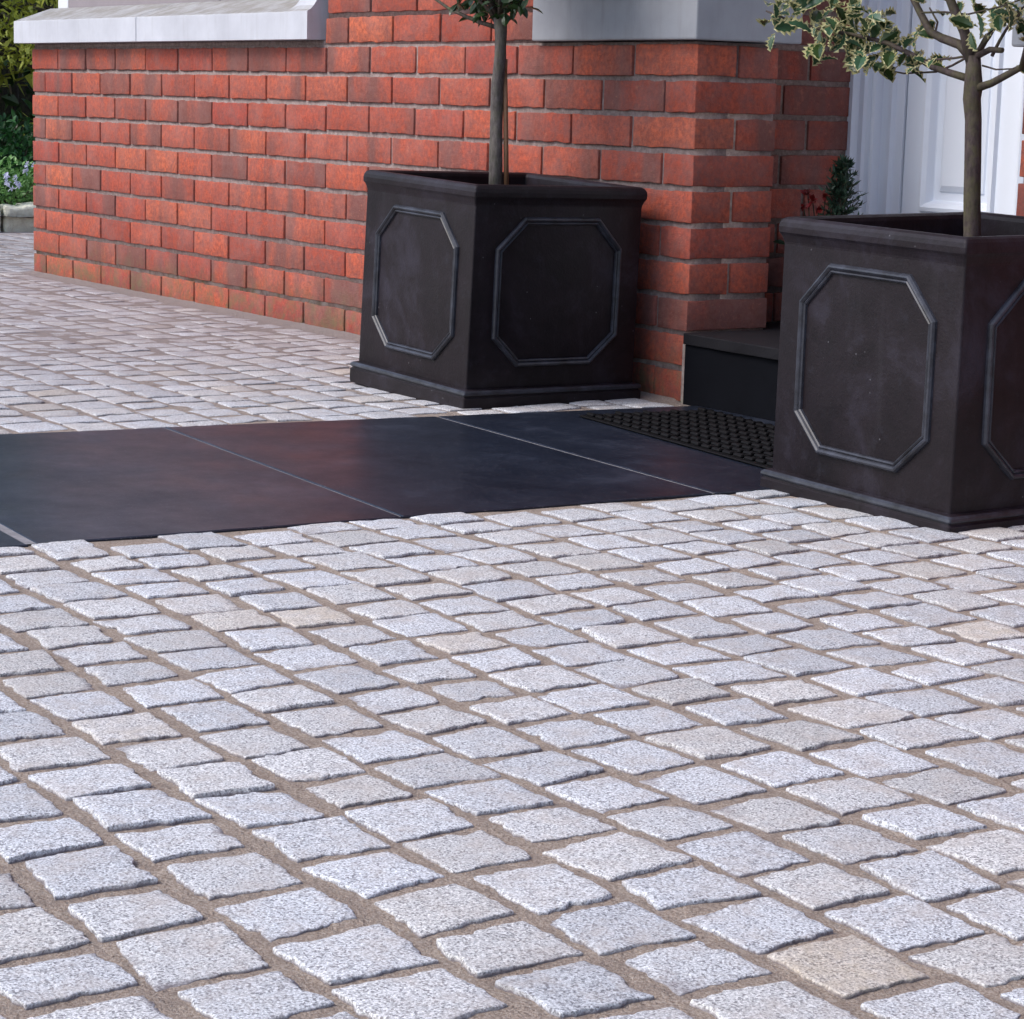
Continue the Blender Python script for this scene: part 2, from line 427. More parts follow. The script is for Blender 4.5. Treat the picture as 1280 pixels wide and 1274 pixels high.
# joint sand bed with a fine relief
def sand_sheet(x0, x1, y0, y1, st, name):
    xs = np.arange(x0, x1 + st, st); ys = np.arange(y0, y1 + st, st)
    X, Y = np.meshgrid(xs, ys, indexing='ij'); P = np.stack([X, Y, 0 * X], -1)
    Z = -.0031 + .0008 * vnoise(P, 9, 3) + .0011 * vnoise(P, 28, 4) + .0008 * vnoise(P, 60, 5)
    Z += .0024 * np.clip((.3 - X) / 1.5, 0, 1)
    Z += np.where((X < -.02) & (X > -3.6), .007 * np.clip(1 - np.abs(Y) / .045, 0, 1), 0)
    V = np.stack([X, Y, Z], -1).reshape(-1, 3); nx, ny = len(xs), len(ys)
    i = np.arange(nx - 1)[:, None] * ny + np.arange(ny - 1)[None]
    F = np.stack([i, i + ny, i + ny + 1, i + 1], -1).reshape(-1, 4)
    return V, F.tolist()
b = MB(); V, F = sand_sheet(-6.9, 4.2, -4.2, -.002, .022, ''); b.add(V, F)
V, F = sand_sheet(-6.9, -3.62, .02, 3.4, .04, ''); V[:, 1] -= .022; b.add(V, F)
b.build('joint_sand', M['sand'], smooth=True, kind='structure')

# granite setts (the paving of the drive)
def make_setts():
    b = MB(); y = -4.1; rows = []
    while y < 3.3:
        h = rng.uniform(.094, .104); rows.append((y, h)); y += h
    for (y0, h) in rows:
        ym = y0 + h / 2
        if ym > -.03 and False: continue
        # visible region plus a margin for a camera moved aside
        if y0 > -.012: xa, xb = -6.9, -3.63
        else: xa, xb = -6.9, 4.1
        x = xa + rng.uniform(0, .08)
        while x < xb:
            Ln = rng.uniform(.086, .106)
            xc, yc = x + Ln / 2, ym
            # left limit of what can be seen
            lim = -5.2 - (yc - .17) * 2.75
            if xc < lim - 1.4 or xc < -6.8: x += Ln; continue
            g = rng.uniform(.0058, .0092)
            ax0, ax1, ay0, ay1 = x + g, x + Ln - g, y0 + rng.uniform(.0055, .0098), y0 + h - rng.uniform(.0055, .0098)
            side = 0
            pl, pr = PL(yc), PR(yc)
            if yc < .0:
                if pl - .03 < xc < pr + .03 and yc > -6:
                    if xc - .5 * Ln < pl and xc < pl: pass
                    elif xc + .5 * Ln > pr and xc > pr: pass
                    else: x += Ln; continue
                if ax0 < pl < ax1 + .02: ax1 = pl - .002; side = -1
                if ax0 - .02 < pr < ax1: ax0 = pr + .002; side = 1
                if ax1 - ax0 < .034: x += Ln; continue
            if yc > -.06 and yc < .02 and x > -3.63:
                ay1 = min(ay1, -.020)
                if ay1 - ay0 < .03: x += Ln; continue
            d = math.hypot(xc - CP[0], yc - CP[1])
            n = 20 if d < 2.4 else (13 if d < 3.4 else (9 if d < 4.6 else 6))
            P, F = grid_template(n, n, 3)
            r = rng.uniform(.0015, .003); top = rng.normal(0, .0006) + .0008
            axx, ayy = axis(ax0, ax1, .0012, n), axis(ay0, ay1, .0012, n); azz = np.array([-.03, -.011, -.0012, 0.0])
            V = np.stack([axx[P[:, 0]], ayy[P[:, 1]], azz[P[:, 2]]], 1)
            lo = np.array([ax0 + .0012, ay0 + .0012, -1]); hi = np.array([ax1 - .0012, ay1 - .0012, -.0012])
            q = np.clip(V, lo, hi); dd = V - q; L = np.linalg.norm(dd, axis=1, keepdims=True)
            V = np.where(L > 1e-9, q + .0012 * dd / np.maximum(L, 1e-9), V)
            # quadrilateral with uneven corners
            u = (V[:, 0] - ax0) / (ax1 - ax0); v = (V[:, 1] - ay0) / (ay1 - ay0)
            cx = rng.uniform(-.005, .005, 4); cy = rng.uniform(-.005, .005, 4)
            W = np.stack([(1 - u) * (1 - v), u * (1 - v), u * v, (1 - u) * v], 1)
            V[:, 0] += W @ cx; V[:, 1] += W @ cy
            # ragged riven edges
            edge = np.clip(1 - np.minimum(np.minimum(u, 1 - u), np.minimum(v, 1 - v)) * 9, 0, 1)
            C = np.array([xc, yc, 0]); D = V - C
            s = rng.integers(0, 1000)
            nn = (.0024 * vnoise(V * [1, 1, 1.5] + s, 45, 1) + .0024 * vnoise(V * [1, 1, .6] + s, 120, 2) + .0022 * vnoise(V * [1, 1, .6] + s, 260, 5)) * edge
            un = D[:, :2] / (np.linalg.norm(D[:, :2], axis=1, keepdims=True) + 1e-6)
            notch = np.clip(vnoise(V * [1, 1, .3] + 3 * s, 55, 9) - .35, 0, 1) * edge * .010
            V[:, :2] += un * (nn - notch)[:, None]
            # chipped arrises
            chip = np.clip(vnoise(V + 2 * s, 34, 6) - .25, 0, 1) * edge * (V[:, 2] > -.006)
            V[:, 2] -= .0035 * chip
            V[:, 2] += top + (u - .5) * rng.normal(0, .0010) + (v - .5) * rng.normal(0, .0010)
            V[:, 2] += .0008 * vnoise(V * [1, 1, 0] + s, 38, 8) * (V[:, 2] > -.012) - .0004 * ((u - .5) ** 2 + (v - .5) ** 2) * 4
            far_ = min(1.0, max(0.0, (abs(xc - (pl if xc < pl + .4 else pr)) - .02) / .25)) if yc < .1 else 1.0
            V[:, 0] += far_ * .010 * vnoise(np.c_[V[:, :2], 0 * V[:, 0]], 2.3, 21); V[:, 1] += (far_ * .017 * vnoise(np.c_[V[:, :2], 0 * V[:, 0]], 1.7, 22)) * (1 if yc < -.25 or yc > .1 else 0.0)
            a_ = rng.normal(0, .03); dx_, dy_ = V[:, 0] - xc, V[:, 1] - yc; V[:, 0] = xc + dx_ - a_ * dy_; V[:, 1] = yc + dy_ + a_ * dx_
            if side < 0: V[:, 0] = np.minimum(V[:, 0], PL(V[:, 1]) - .0015 + .004 * vnoise(V, 40, 2).clip(-1, 0))
            if side > 0: V[:, 0] = np.maximum(V[:, 0], PR(V[:, 1]) + .0015)
            if x > -3.63 and yc < .02: V[:, 1] = np.minimum(V[:, 1], -.003)
            b.add(V, F, 0, (rng.random(), rng.random(), rng.random()))
            x += Ln
    return b
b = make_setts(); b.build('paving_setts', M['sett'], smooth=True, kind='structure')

# black granite slab path
b = MB(); g = MB()
J = [.03, (-.606, -.664), (-1.158, -1.230), (-1.735, -1.797), (-2.42, -2.48), (-3.04, -3.10), (-3.66, -3.72), (-4.2, -4.2)]
lv = [(-.012, -.012)] + J[1:]
for k in range(len(lv) - 1):
    a, c = lv[k], lv[k + 1]; GP = [.004, .0038, .0012, .0065, .004, .004, .004, .004, .004]
    def pt(s, e, off): # s 0 left, 1 right
        yy = e[0] if s == 0 else e[1]; yy += off
        x = PL(yy) if s == 0 else PR(yy); return (x, yy)
    q = [pt(0, c, GP[k + 1]), pt(1, c, GP[k + 1]), pt(1, a, -GP[k]), pt(0, a, -GP[k])]
    dz = rng.normal(0, .0004)
    V, F = rbox(0, 1, 0, 1, 0, 1, 0.0)
    V, F = grid_template(3, 3, 3)[0] / 3.0, grid_template(3, 3, 3)[1]
    e = .0035
    out_ = []
    for (i, j, kk) in V:
        uu = {0: 0, 1 / 3: e, 2 / 3: 1 - e, 1: 1}[min((0, 1 / 3, 2 / 3, 1), key=lambda t_: abs(t_ - i))]
        vv = {0: 0, 1 / 3: e, 2 / 3: 1 - e, 1: 1}[min((0, 1 / 3, 2 / 3, 1), key=lambda t_: abs(t_ - j))]
        zz = [-.028, -.005, -.0012, 0][int(round(kk * 3))]
        if kk > .99 and (uu in (0, 1) or vv in (0, 1)): zz = -.0012
        P0 = (1 - vv) * ((1 - uu) * np.array(q[0]) + uu * np.array(q[1])) + vv * ((1 - uu) * np.array(q[3]) + uu * np.array(q[2]))
        out_.append((P0[0], P0[1], .0008 + dz + zz))
    b.add(out_, F)
V = [(PL(-4.2) + .006, -4.2, -.0007), (PR(-4.2) - .006, -4.2, -.0007), (PR(-.012) - .006, -.014, -.0007), (PL(-.012) + .006, -.014, -.0007)]
b.add(V, [[0, 1, 2, 3]], 1)
b.build('path', [M['slab'], M['grout']], kind='structure')

# ------------------------------------------------------------------ house
house = empty('brick_house', (0, 0, 0), label='red brick house front with pale stone sills and a white panelled door', cat='house')
DOORY = .58; OPW = .92; RV = .12; HT = 2.7
def brick(b, x0, x1, y0, y1, z0, z1, hi, shade_tint=False):
    n = (6, 3, 4) if hi else (2, 2, 2)
    lx, ly = x1 - x0, y1 - y0
    nx = max(2, int(round(lx / .018)) + 1) if hi else 2
    ny = (max(2, int(round(ly / .03)) + 1)) if hi else 2
    nz = 4 if hi else 2
    V, F = rbox(x0, x1, y0, y1, z0, z1, .0018, nx, ny, nz)
    if hi:
        s = rng.integers(0, 999)
        V = V + .0010 * np.stack([vnoise(V + s, 60, 1), vnoise(V + s, 60, 2), vnoise(V + s, 60, 3)], 1)
        e = (np.minimum(V[:, 2] - z0, z1 - V[:, 2]) < .004)
        V[:, 2] += e * (.0012 * vnoise(V + s, 30, 4) + .0020 * vnoise(V + s, 120, 5))
    V = V + np.array([rng.normal(0, .0006), rng.normal(0, .0007), rng.normal(0, .0006)])
    t_ = (rng.random() * .25, rng.random(), rng.uniform(.75, 1)) if shade_tint else (rng.random(), rng.random(), rng.random())  # reveal bricks: darker tint painted in for the shade of the recess
    b.add(V, F, 0, t_)

wb = MB()
def zrow(k): return .075 * (10 - k)      # k=1 is the course just under the sills; negative k continue upwards
def run(b, lo, hi_, k, make, first):
    """lay bricks from s=0 outwards; first = first brick length"""
    s = lo; L = first
    while s < hi_ - .02:
        e = min(s + L, hi_); make(s, e, k); s = e + .010; L = .215
FACE_ROWS = [k for k in range(10, -26, -1)]
for k in FACE_ROWS:
    z0 = zrow(k); z1 = z0 + .0632; hi = k >= -1; odd = (k % 2 != 0)
    if k == 10: z0 = .0
    # front facade left of the opening (x from 0 to -3.59)
    def mk(s, e, k_):
        if k_ < 0 - 0 and False: return
        segs = [(s, e)]
        if z0 > .74:   # window opening above the left sill
            if z0 < 2.02:
                if s >= 1.575: return
                if e > 1.575: e = 1.575
        if .74 < z0 < .955 and s < .575:
            if e < .575 + .03: return
            s = .585
        y1 = .215 if (s == 0 and not odd and not (.74 < z0 < .955)) else .1025
        brick(wb, -e, -s, 0.0, y1, z0, z1, hi)
    if odd: 
        run(wb, 0, 3.59, k, mk, .215)
    else:
        run(wb, 0, 3.59, k, mk, .1025)
    # return face of the pier (x=0, y 0 -> .215)
    if not (.74 < z0 < .955):
        if odd:
            brick(wb, -.1025, 0, .1125, .215, z0, z1, hi)
    # recessed reveal beside the door
    s = .215 - (.1025 if not odd else 0.03); first = True
    while s < DOORY + .35:
        e = s + .215
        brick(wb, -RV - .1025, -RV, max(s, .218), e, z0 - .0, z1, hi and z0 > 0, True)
        s = e + .010
    # right-hand pier
    zs = z0 - .018 if z0 > 0 else z0
    def mkr(s, e, k_):
        if .72 < zs < .94 and s < .7:
            if e < .60: return
            s = .59
        brick(wb, OPW + s, OPW + e, 0, .1025, zs, zs + .0632, hi)
    run(wb, 0, 3.2, k, mkr, .215 if not odd else .1025)
    if not (.72 < zs < .94): brick(wb, OPW, OPW + .1025, .1125, .215, zs, zs + .0632, hi and False)
    s = .218
    while s < DOORY + .35:
        brick(wb, OPW + RV, OPW + RV + .1025, s, s + .215, z0, z1, False); s += .225
    # side of the bay (x=-3.59)
    s = .1125 if odd else .225
    while s < 2.6:
        if z0 < .74 or z0 > 2.02 or s > .95: brick(wb, -3.59, -3.4875, s, s + .215, z0, z1, False)
        s += .225
# wall above porch opening and above the door
for k in range(-18, -26, -1):
    z0 = zrow(k)
    s = 0.0 if k % 2 else -.1125
    while s < OPW:
        brick(wb, max(s, 0) + .005, min(s + .215, OPW - .005), 0, .1, z0, z0 + .0645, False); s += .225
# mortar body, set back 5 mm
R0 = .0062
wb.box(-3.59 + R0, -R0, R0, .09, -.02, .7445, 1); wb.box(-3.59 + R0, -1.578, R0 + .001, .088, .744, .757, 1)
wb.box(-1.575 + .003, -.59, R0, .09, .7445, 2.69, 1)
wb.box(-.59, -R0, R0, .09, .955, 2.69, 1)
wb.box(-.09, -R0, .09, .212, -.02, .7445, 1); wb.box(-.09, -R0, .09, .212, .955, 2.69, 1)
wb.box(-.30, -.09, .11, .209, -.02, 2.69, 1)
wb.box(-RV - .09, -RV - R0, .212, 1.2, -.02, 2.69, 1)
wb.box(-3.59 + R0, -1.575, R0, .09, 2.025, 2.69, 1)
wb.box(OPW + R0, OPW + 3.2, R0, .09, -.02, .726, 1); wb.box(OPW + .59, OPW + 3.2, R0, .09, .726, 2.69, 1); wb.box(OPW + R0, OPW + .59, R0, .09, .937, 2.69, 1)
wb.box(OPW + R0, OPW + .09, .09, .212, -.02, .726, 1); wb.box(OPW + RV + R0, OPW + RV + .09, .215, 1.2, -.02, 2.69, 1); wb.box(OPW + .09, OPW + .4, .11, .209, -.02, 2.69, 1)
wb.box(-3.59 + R0, -3.50, .09, 2.6, -.02, .7445, 1); wb.box(-3.59 + R0, -3.50, .95, 2.6, .7445, 2.69, 1); wb.box(-3.59 + R0, -3.50, .09, .95, 2.025, 2.69, 1)
wb.box(0, OPW, .006, .09, 2.09, 2.69, 1)
wb.box(-.2, OPW + .2, DOORY + .14, DOORY + .22, 0, 2.69, 1)
wb.build('wall', [M['brick'], M['mortar']], house, smooth=True)
rf = MB(); rf.box(-3.75, OPW + 3.3, -.16, 2.8, 2.70, 2.74, 0, .01); rf.box(-3.7, OPW + 3.25, -.1, 2.7, 2.745, 2.95, 0, .02)
rf.build('roof', M['tile'], house)

# left window sill: weathered top, stooled end
def sill():
    b = MB(); xs = np.r_[-3.635, -3.632, np.linspace(-3.6, -2.6645, 8), np.linspace(-2.6595, -1.78, 8), np.linspace(-1.76, -1.597, 12), -1.595]
    ys = np.array([-.045, -.043, -.036, -.025, -.014, -.004, .0, .02, .05, .085])
    def topz(x, y):
        base = .8285 + .36 * (y + .045)
        t = np.clip((x + 1.745) / .075, 0, 1); t = t * t * (3 - 2 * t)
        yy = np.clip((y + .045) / .05, 0, 1); lift = .831 + .075 * yy ** 1.8
        z = base * (1 - t) + np.maximum(lift, base) * t
        return z - (.0018 if y < -.0445 else 0)
    segs = [(0, 10), (10, len(xs))]
    for (a, c) in segs:
        X = xs[a:c] if a == 0 else xs[a:c]
        n = len(X); m = len(ys); V = []; F = []
        for i, x in enumerate(X):
            for y in ys: V.append((x, y, topz(x, y)))
        for i in range(n - 1):
            for j in range(m - 1): F.append([i * m + j, (i + 1) * m + j, (i + 1) * m + j + 1, i * m + j + 1])
        o = len(V)
        for i, x in enumerate(X):
            V.append((x, -.045, .7575)); V.append((x, .085, .7575))
        for i in range(n - 1):
            F.append([o + 2 * i, o + 2 * i + 2, (i + 1) * m, i * m]); F.append([o + 2 * i + 1, i * m + m - 1, (i + 1) * m + m - 1, o + 2 * i + 3])
            F.append([o + 2 * i, o + 2 * i + 1, o + 2 * i + 3, o + 2 * i + 2])
        F.append([o, *range(0, m), o + 1][::-1] if False else [o] + list(range(0, m)) + [o + 1])
        e = (n - 1) * m; F.append([o + 2 * (n - 1) + 1] + list(range(e, e + m))[::-1] + [o + 2 * (n - 1)])
        b.add(V, F)
    # return along the side of the bay
    b.box(-3.635, -3.50, .0855, 1.0, .7575, .83, 0, .003)
    return b
o = sill().build('window_sill', M['stone'], house, label='long pale stone window sill with an upturned end')
# stone blocks on the piers
def pad(x0, x1, y0, y1, z0, z1):
    b = MB(); V, F = rbox(x0, x1, y0, y1, z0, z1, .004, 12, 8, 6)
    V[:, :] += .0006 * np.stack([vnoise(V, 12, 1), vnoise(V, 12, 2), vnoise(V, 14, 3)], 1)
    return b.add(V, F)
pad(-.583, .018, -.02, .262, .7475, .9525).build('stone_pad', M['stone2'], house, smooth=False)
pad(OPW - .02, OPW + .585, -.02, .262, .7295, .9345).build('stone_pad', M['stone2'], house)

# window over the left sill
wn = MB(); X0, X1 = -3.585, -1.578
wn.box(X0, X0 + .085, .09, .17, .84, 2.02, 0, .004)       # corner post
wn.box(X1 - .06, X1, .09, .17, .92, 2.02, 0, .004)
wn.box(X0 + .09, X1, .09, .17, 1.95, 2.02, 0, .004)
wn.box(-2.62, -2.55, .10, .165, .955, 1.95, 0, .004)
wn.box(X0, X0 + .06, .93, .96, .84, 2.02, 0, .004); wn.box(X0, X0 + .06, .17, .93, 1.95, 2.02, 0, .004); wn.box(X0, X0 + .06, .17, .93, .832, .92, 0, .004)
wf = wn.build('window', M['uwhite'], house)
wl = MB(); wl.box(X0 + .092, -2.375, .088, .18, .845, .953, 0, .004); wl.box(-2.370, X1 - .001, .088, .18, .845, .953, 0, .004)
wl.build('bottom_rail', M['lilac'], wf)
gl = MB(); gl.box(X0 + .085, X1 - .06, .125, .135, .95, 1.96); gl.box(X0 + .02, X0 + .03, .17, .93, .91, 1.96)
gl.build('pane', M['glass'], wf)
cu = MB(); xx = np.linspace(X0 + .09, X1 - .02, 160); V = []
for x in xx: yy = .215 + .016 * math.sin(x * 62) + .008 * math.sin(x * 131 + 1); V += [(x, yy, .93), (x, yy, 2.05), (x, yy + .003, 2.05), (x, yy + .003, .93)]
cu.add(V, [[4 * i + a, 4 * i + (a + 1) % 4, 4 * i + 4 + (a + 1) % 4, 4 * i + 4 + a] for i in range(159) for a in range(4)])
cu.build('curtain', M['voile'], wf, smooth=True)

# door frame with stepped mouldings
df = MB()
def vprof(x0, sgn, prof, z0, z1):
    """vertical moulding: prof = list of (dx, y); extruded in z"""
    V = []; n = len(prof)
    for z in (z0, z1):
        for dx, y in prof: V.append((x0 + sgn * dx, y, z))
    F = [[i, i + 1, n + i + 1, n + i] if sgn > 0 else [i + 1, i, n + i, n + i + 1] for i in range(n - 1)]
    return V, F
D = DOORY
prof = [(-.005, D + .06), (-.005, D - .055), (.012, D - .058), (.016, D - .050), (.020, D - .044), (.034, D - .044), (.037, D - .036), (.044, D - .030), (.050, D - .034), (.056, D - .030), (.060, D - .012), (.078, D - .009), (.082, D - .014), (.092, D - .014), (.096, D - .004), (.120, D - .002), (.120, D + .06)]
V, F = vprof(-RV, 1, prof, .17, 2.08); df.add(V, F)
V, F = vprof(OPW + RV, -1, prof, .17, 2.08); df.add(V, F)
df.box(-.02, OPW + .02, D - .05, D + .06, 2.0, 2.09, 0, .004)
df.build('door_frame', M['white'], house)
# door leaf
dl = MB()
panels = [(.062, .285), (.348, .571), (.635, .858)]
vert = [(.400, 1.10), (1.22, 1.92)]
x0, x1, z0, z1 = .003, OPW - .003, .185, 1.998
xs = sorted({x0, x1, *[v for pp in panels for v in pp]}); zs = sorted({z0, z1, *[v for pp in vert for v in pp]})
yf = D + .004
for i in range(len(xs) - 1):
    for j in range(len(zs) - 1):
        a, c, e, f = xs[i], xs[i + 1], zs[j], zs[j + 1]
        if (a, c) in panels and (e, f) in vert:
            # nested rectangles: bolection moulding, groove, raised field
            steps = [(0, 0), (.002, -.010), (.010, -.012), (.018, -.004), (.024, .012), (.026, .014), (.044, .014), (.046, .010), (.058, .003), (.060, .003)]
            V = []; F = []
            for (ins, dy) in steps:
                V += [(a + ins, yf + dy, e + ins), (c - ins, yf + dy, e + ins), (c - ins, yf + dy, f - ins), (a + ins, yf + dy, f - ins)]
            for s_ in range(len(steps) - 1):
                for q in range(4): F.append([4 * s_ + q, 4 * s_ + (q + 1) % 4, 4 * s_ + 4 + (q + 1) % 4, 4 * s_ + 4 + q])
            L = 4 * (len(steps) - 1); F.append([L, L + 1, L + 2, L + 3]); dl.add(V, F)
        else:
            dl.add([(a, yf, e), (c, yf, e), (c, yf, f), (a, yf, f)], [[0, 1, 2, 3]])
dl.box(x0, x1, yf + .016, yf + .045, z0, z1)
door = dl.build('door', M['white'], house)
th = MB(); th.box(-RV + .002, OPW + RV - .002, D - .09, D + .08, .150, .182, 0, .004); th.build('threshold', M['white'], house)

# doorstep
stp = empty('doorstep'); stp.parent = house
tr = MB()
V, F = rbox(.012, OPW - .004, -.019, .214, .124, .1475, .002, 24, 6, 3)
V[:, 1] += np.where(V[:, 1] < -.012, .0018 * vnoise(V, 60, 3) - .02 * (V[:, 0] / OPW), 0); tr.add(V, F)
tr.box(-RV + .004, OPW + RV - .004, .2145, D + .02, .124, .1473, 0, .002)
tr.build('tread', M['tread'], stp)
ri = MB(); ri.box(.014, OPW - .008, -.014, .012, -.01, .1235, 0, .002); ri.build('riser', M['riser'], stp)
gr = MB(); gr.box(-.001, .0135, -.009, .006, -.01, .1235, 0, .002); gr.build('mortar_joint', M['mortar'], stp)

# ------------------------------------------------------------------ planters
PW = dict(base=.452, w1=.425, w2=.4197, rim=.4337, hb=.0287, h2=.415, hr=.427, ht=.449)
def square_loft(b, prof, mat=0, closed=False):
    """prof: list of (half width, z); square rings"""
    V = []; F = []; R = .004
    ring = []
    for (h, z) in prof:
        r = min(R, h * .2); pts = []
        for (sx, sy) in ((1, -1), (1, 1), (-1, 1), (-1, -1)):
            cx, cy = sx * (h - r), sy * (h - r)
            a0 = {(1, -1): -90, (1, 1): 0, (-1, 1): 90, (-1, -1): 180}[(sx, sy)]
            for a in (0, 30, 60, 90):
                t = math.radians(a0 + a); pts.append((cx + r * math.cos(t), cy + r * math.sin(t), z))
        V += pts
    n = 16
    for i in range(len(prof) - 1):
        for k in range(n): F.append([i * n + k, i * n + (k + 1) % n, (i + 1) * n + (k + 1) % n, (i + 1) * n + k])
    b.add(V, F, mat); return b
def make_planter(loc, rz, ta, tb, label):
    t = empty('square_planter', loc, label=label, cat='planter', group='square lead-grey planters beside the door')
    t.rotation_euler = (Matrix.Rotation(rz, 3, 'Z') @ Matrix.Rotation(tb, 3, 'X') @ Matrix.Rotation(ta, 3, 'Y')).to_euler()
    w1, w2 = PW['w1'] / 2, PW['w2'] / 2
    b = MB(); square_loft(b, [(w1 - .002, .026), (w1, .034), (w1 - (w1 - w2) * .5, .22), (w2, .398), (w2 - .0, .41)])
    b.build('body', M['lead'], t, smooth=True)
    bb = PW['base'] / 2
    b = MB(); square_loft(b, [(bb - .012, -.012), (bb - .001, -.008), (bb, .0), (bb, .021), (bb - .003, .0235), (bb - .0035, .0255), (bb - .001, .028), (bb - .0015, .033), (bb - .006, .0365), (w1 - .001, .0385)])
    V = [(-bb + .02, -bb + .02, -.01), (bb - .02, -bb + .02, -.01), (bb - .02, bb - .02, -.01), (-bb + .02, bb - .02, -.01)]; b.add(V, [[3, 2, 1, 0]])
    pl = b.build('plinth', M['lead'], t)
    b = MB(); square_loft(b, [(bb - .0012, .0265), (bb + .0006, .0292), (bb - .0002, .0330), (bb - .0042, .0362)])
    b.build('plinth_bead', M['worn'], pl)
    rr = PW['rim'] / 2
    b = MB(); square_loft(b, [(w2 - .001, .400), (w2 + .0005, .410), (w2 + .0025, .4165), (rr - .003, .4205), (rr, .425), (rr + .0005, .434), (rr - .001, .441), (rr - .004, .446), (rr - .009, .449), (rr - .021, .449), (rr - .026, .446), (rr - .028, .44), (rr - .030, .36)])
    V0 = b.V[-1]; V0[:, 2] += .0012 * vnoise(V0, 14, 3)
    b.build('rim', M['lead'], t)
    # octagonal mouldings, one per side
    oct_ = [(-.086, .378), (.094, .378), (.152, .318), (.152, .143), (.088, .088), (-.092, .088), (-.150, .143), (-.150, .318)]
    pr = [(-.0085, 0.0), (-.0076, .0046), (-.0055, .0062), (-.0036, .0050), (-.0028, .0040), (-.001, .0066), (.0018, .0086), (.0045, .0078), (.0068, .0045), (.0075, .0)]
    for q in range(4):
        b = MB(); n = len(oct_); V = []; F = []
        C = np.array(oct_)
        for i in range(n):
            a = C[i - 1]; c = C[i]; d = C[(i + 1) % n]
            e1 = (c - a) / np.linalg.norm(c - a); e2 = (d - c) / np.linalg.norm(d - c)
            n1 = np.array([-e1[1], e1[0]]); n2 = np.array([-e2[1], e2[0]]); m = n1 + n2; m /= (m @ n1)
            for (o_, h) in pr:
                p2 = c + m * o_
                hw = w1 + (w2 - w1) * (p2[1] - .034) / .37
                V.append((p2[0], -hw + .0008 - h * 1.05, p2[1]))
        k = len(pr)
        for i in range(n):
            j = (i + 1) % n
            for s_ in range(k - 1): F.append([i * k + s_, i * k + s_ + 1, j * k + s_ + 1, j * k + s_])
        V = np.array(V); a = q * math.pi / 2
        V[:, :2] = V[:, :2] @ np.array([[math.cos(a), math.sin(a)], [-math.sin(a), math.cos(a)]])
        b.add(V, F); b.build('panel_moulding', M['worn'], t)
    b = MB(); st = .018; g_ = np.arange(-.194, .195, st); X, Y = np.meshgrid(g_, g_, indexing='ij'); P = np.stack([X, Y, 0 * X], -1)
    Z = .372 + .006 * vnoise(P, 30, 1) + .005 * vnoise(P, 70, 2); n = len(g_)
    i = np.arange(n - 1)[:, None] * n + np.arange(n - 1)[None]
    b.add(np.stack([X, Y, Z], -1).reshape(-1, 3), np.stack([i, i + n, i + n + 1, i + 1], -1).reshape(-1, 4).tolist())
    b.build('soil', M['soil'], t)
    return t
make_planter((-.3091, -.2773, .0037), .0201, .0309, -.0108, 'dark grey square planter against the red brick wall, holding a grey-barked tree')
make_planter((1.150, -.330, -.006), -.0197, .0162, .0173, 'dark grey square planter in front of the white door, holding the variegated holly')

# ------------------------------------------------------------------ foliage tools
def at(px, py, depth):
    d = _f + (px - 640) / FPX * CR - (py - 637) / FPX * CU
    return CP + depth * d
def atplane(px, py, y):
    d = _f + (px - 640) / FPX * CR - (py - 637) / FPX * CU
    return CP + d * (y - CP[1]) / d[1]

def holly_leaf():
    """spiny outline, folded along the midrib; returns V,F,mat"""
    L = 1.0; n = 11
    t = np.linspace(0, 1, n)
    half = .30 * np.sin(math.pi * np.clip(t, 0, 1)) ** .75
    sp = np.where(np.arange(n) % 2 == 1, 1.24, .80); half = half * sp; half[0] = .015; half[-1] = .0
    up = np.where(np.arange(n) % 2 == 1, .07, -.03)
    V = []; 
    for s in (-1, 1):
        for i in range(n): V.append((s * half[i], t[i] + (.03 if i % 2 else 0), abs(half[i]) * .25 + up[i] - .28 * (t[i] - .4) ** 2))     # rim
        for i in range(n): V.append((s * half[i] * (.74 if i % 2 == 0 else .64), .5 + (t[i] - .5) * .9, abs(half[i]) * .18 - .28 * (t[i] - .4) ** 2 + .01))
    for i in range(n): V.append((0, .5 + (t[i] - .5) * .96, -.28 * (t[i] - .4) ** 2 - .02))
    F = []; Mx = []
    for s, o in ((-1, 0), (1, 2 * n)):
        for i in range(n - 1):
            q = [o + i, o + i + 1, o + n + i + 1, o + n + i]; F.append(q if s < 0 else q[::-1]); Mx.append(1)
            q = [o + n + i, o + n + i + 1, 4 * n + i + 1, 4 * n + i]; F.append(q if s < 0 else q[::-1]); Mx.append(0)
    V.append((0.01, -.18, .02)); V.append((-.01, -.18, .02))
    return np.array(V), F, Mx
def oval_leaf(wd=.2):
    t = np.array([0, .25, .55, .8, 1]); h = np.array([.02, wd * .8, wd, wd * .6, 0])
    V = [(-h[i], t[i], h[i] * .35 - .25 * (t[i] - .4) ** 2) for i in range(5)] + [(h[i], t[i], h[i] * .35 - .25 * (t[i] - .4) ** 2) for i in range(5)] + [(0, t[i], -.25 * (t[i] - .4) ** 2) for i in range(5)]
    F = [];
    for i in range(4): F.append([i, 10 + i, 11 + i, i + 1]); F.append([5 + i, 6 + i, 11 + i, 10 + i])
    return np.array(V), F, [0] * len(F)
def tri_leaf():
    return np.array([(-.18, 0, 0), (.18, .1, 0), (.05, 1, .1), (-.1, .6, .05)]), [[0, 1, 2, 3]], [0]
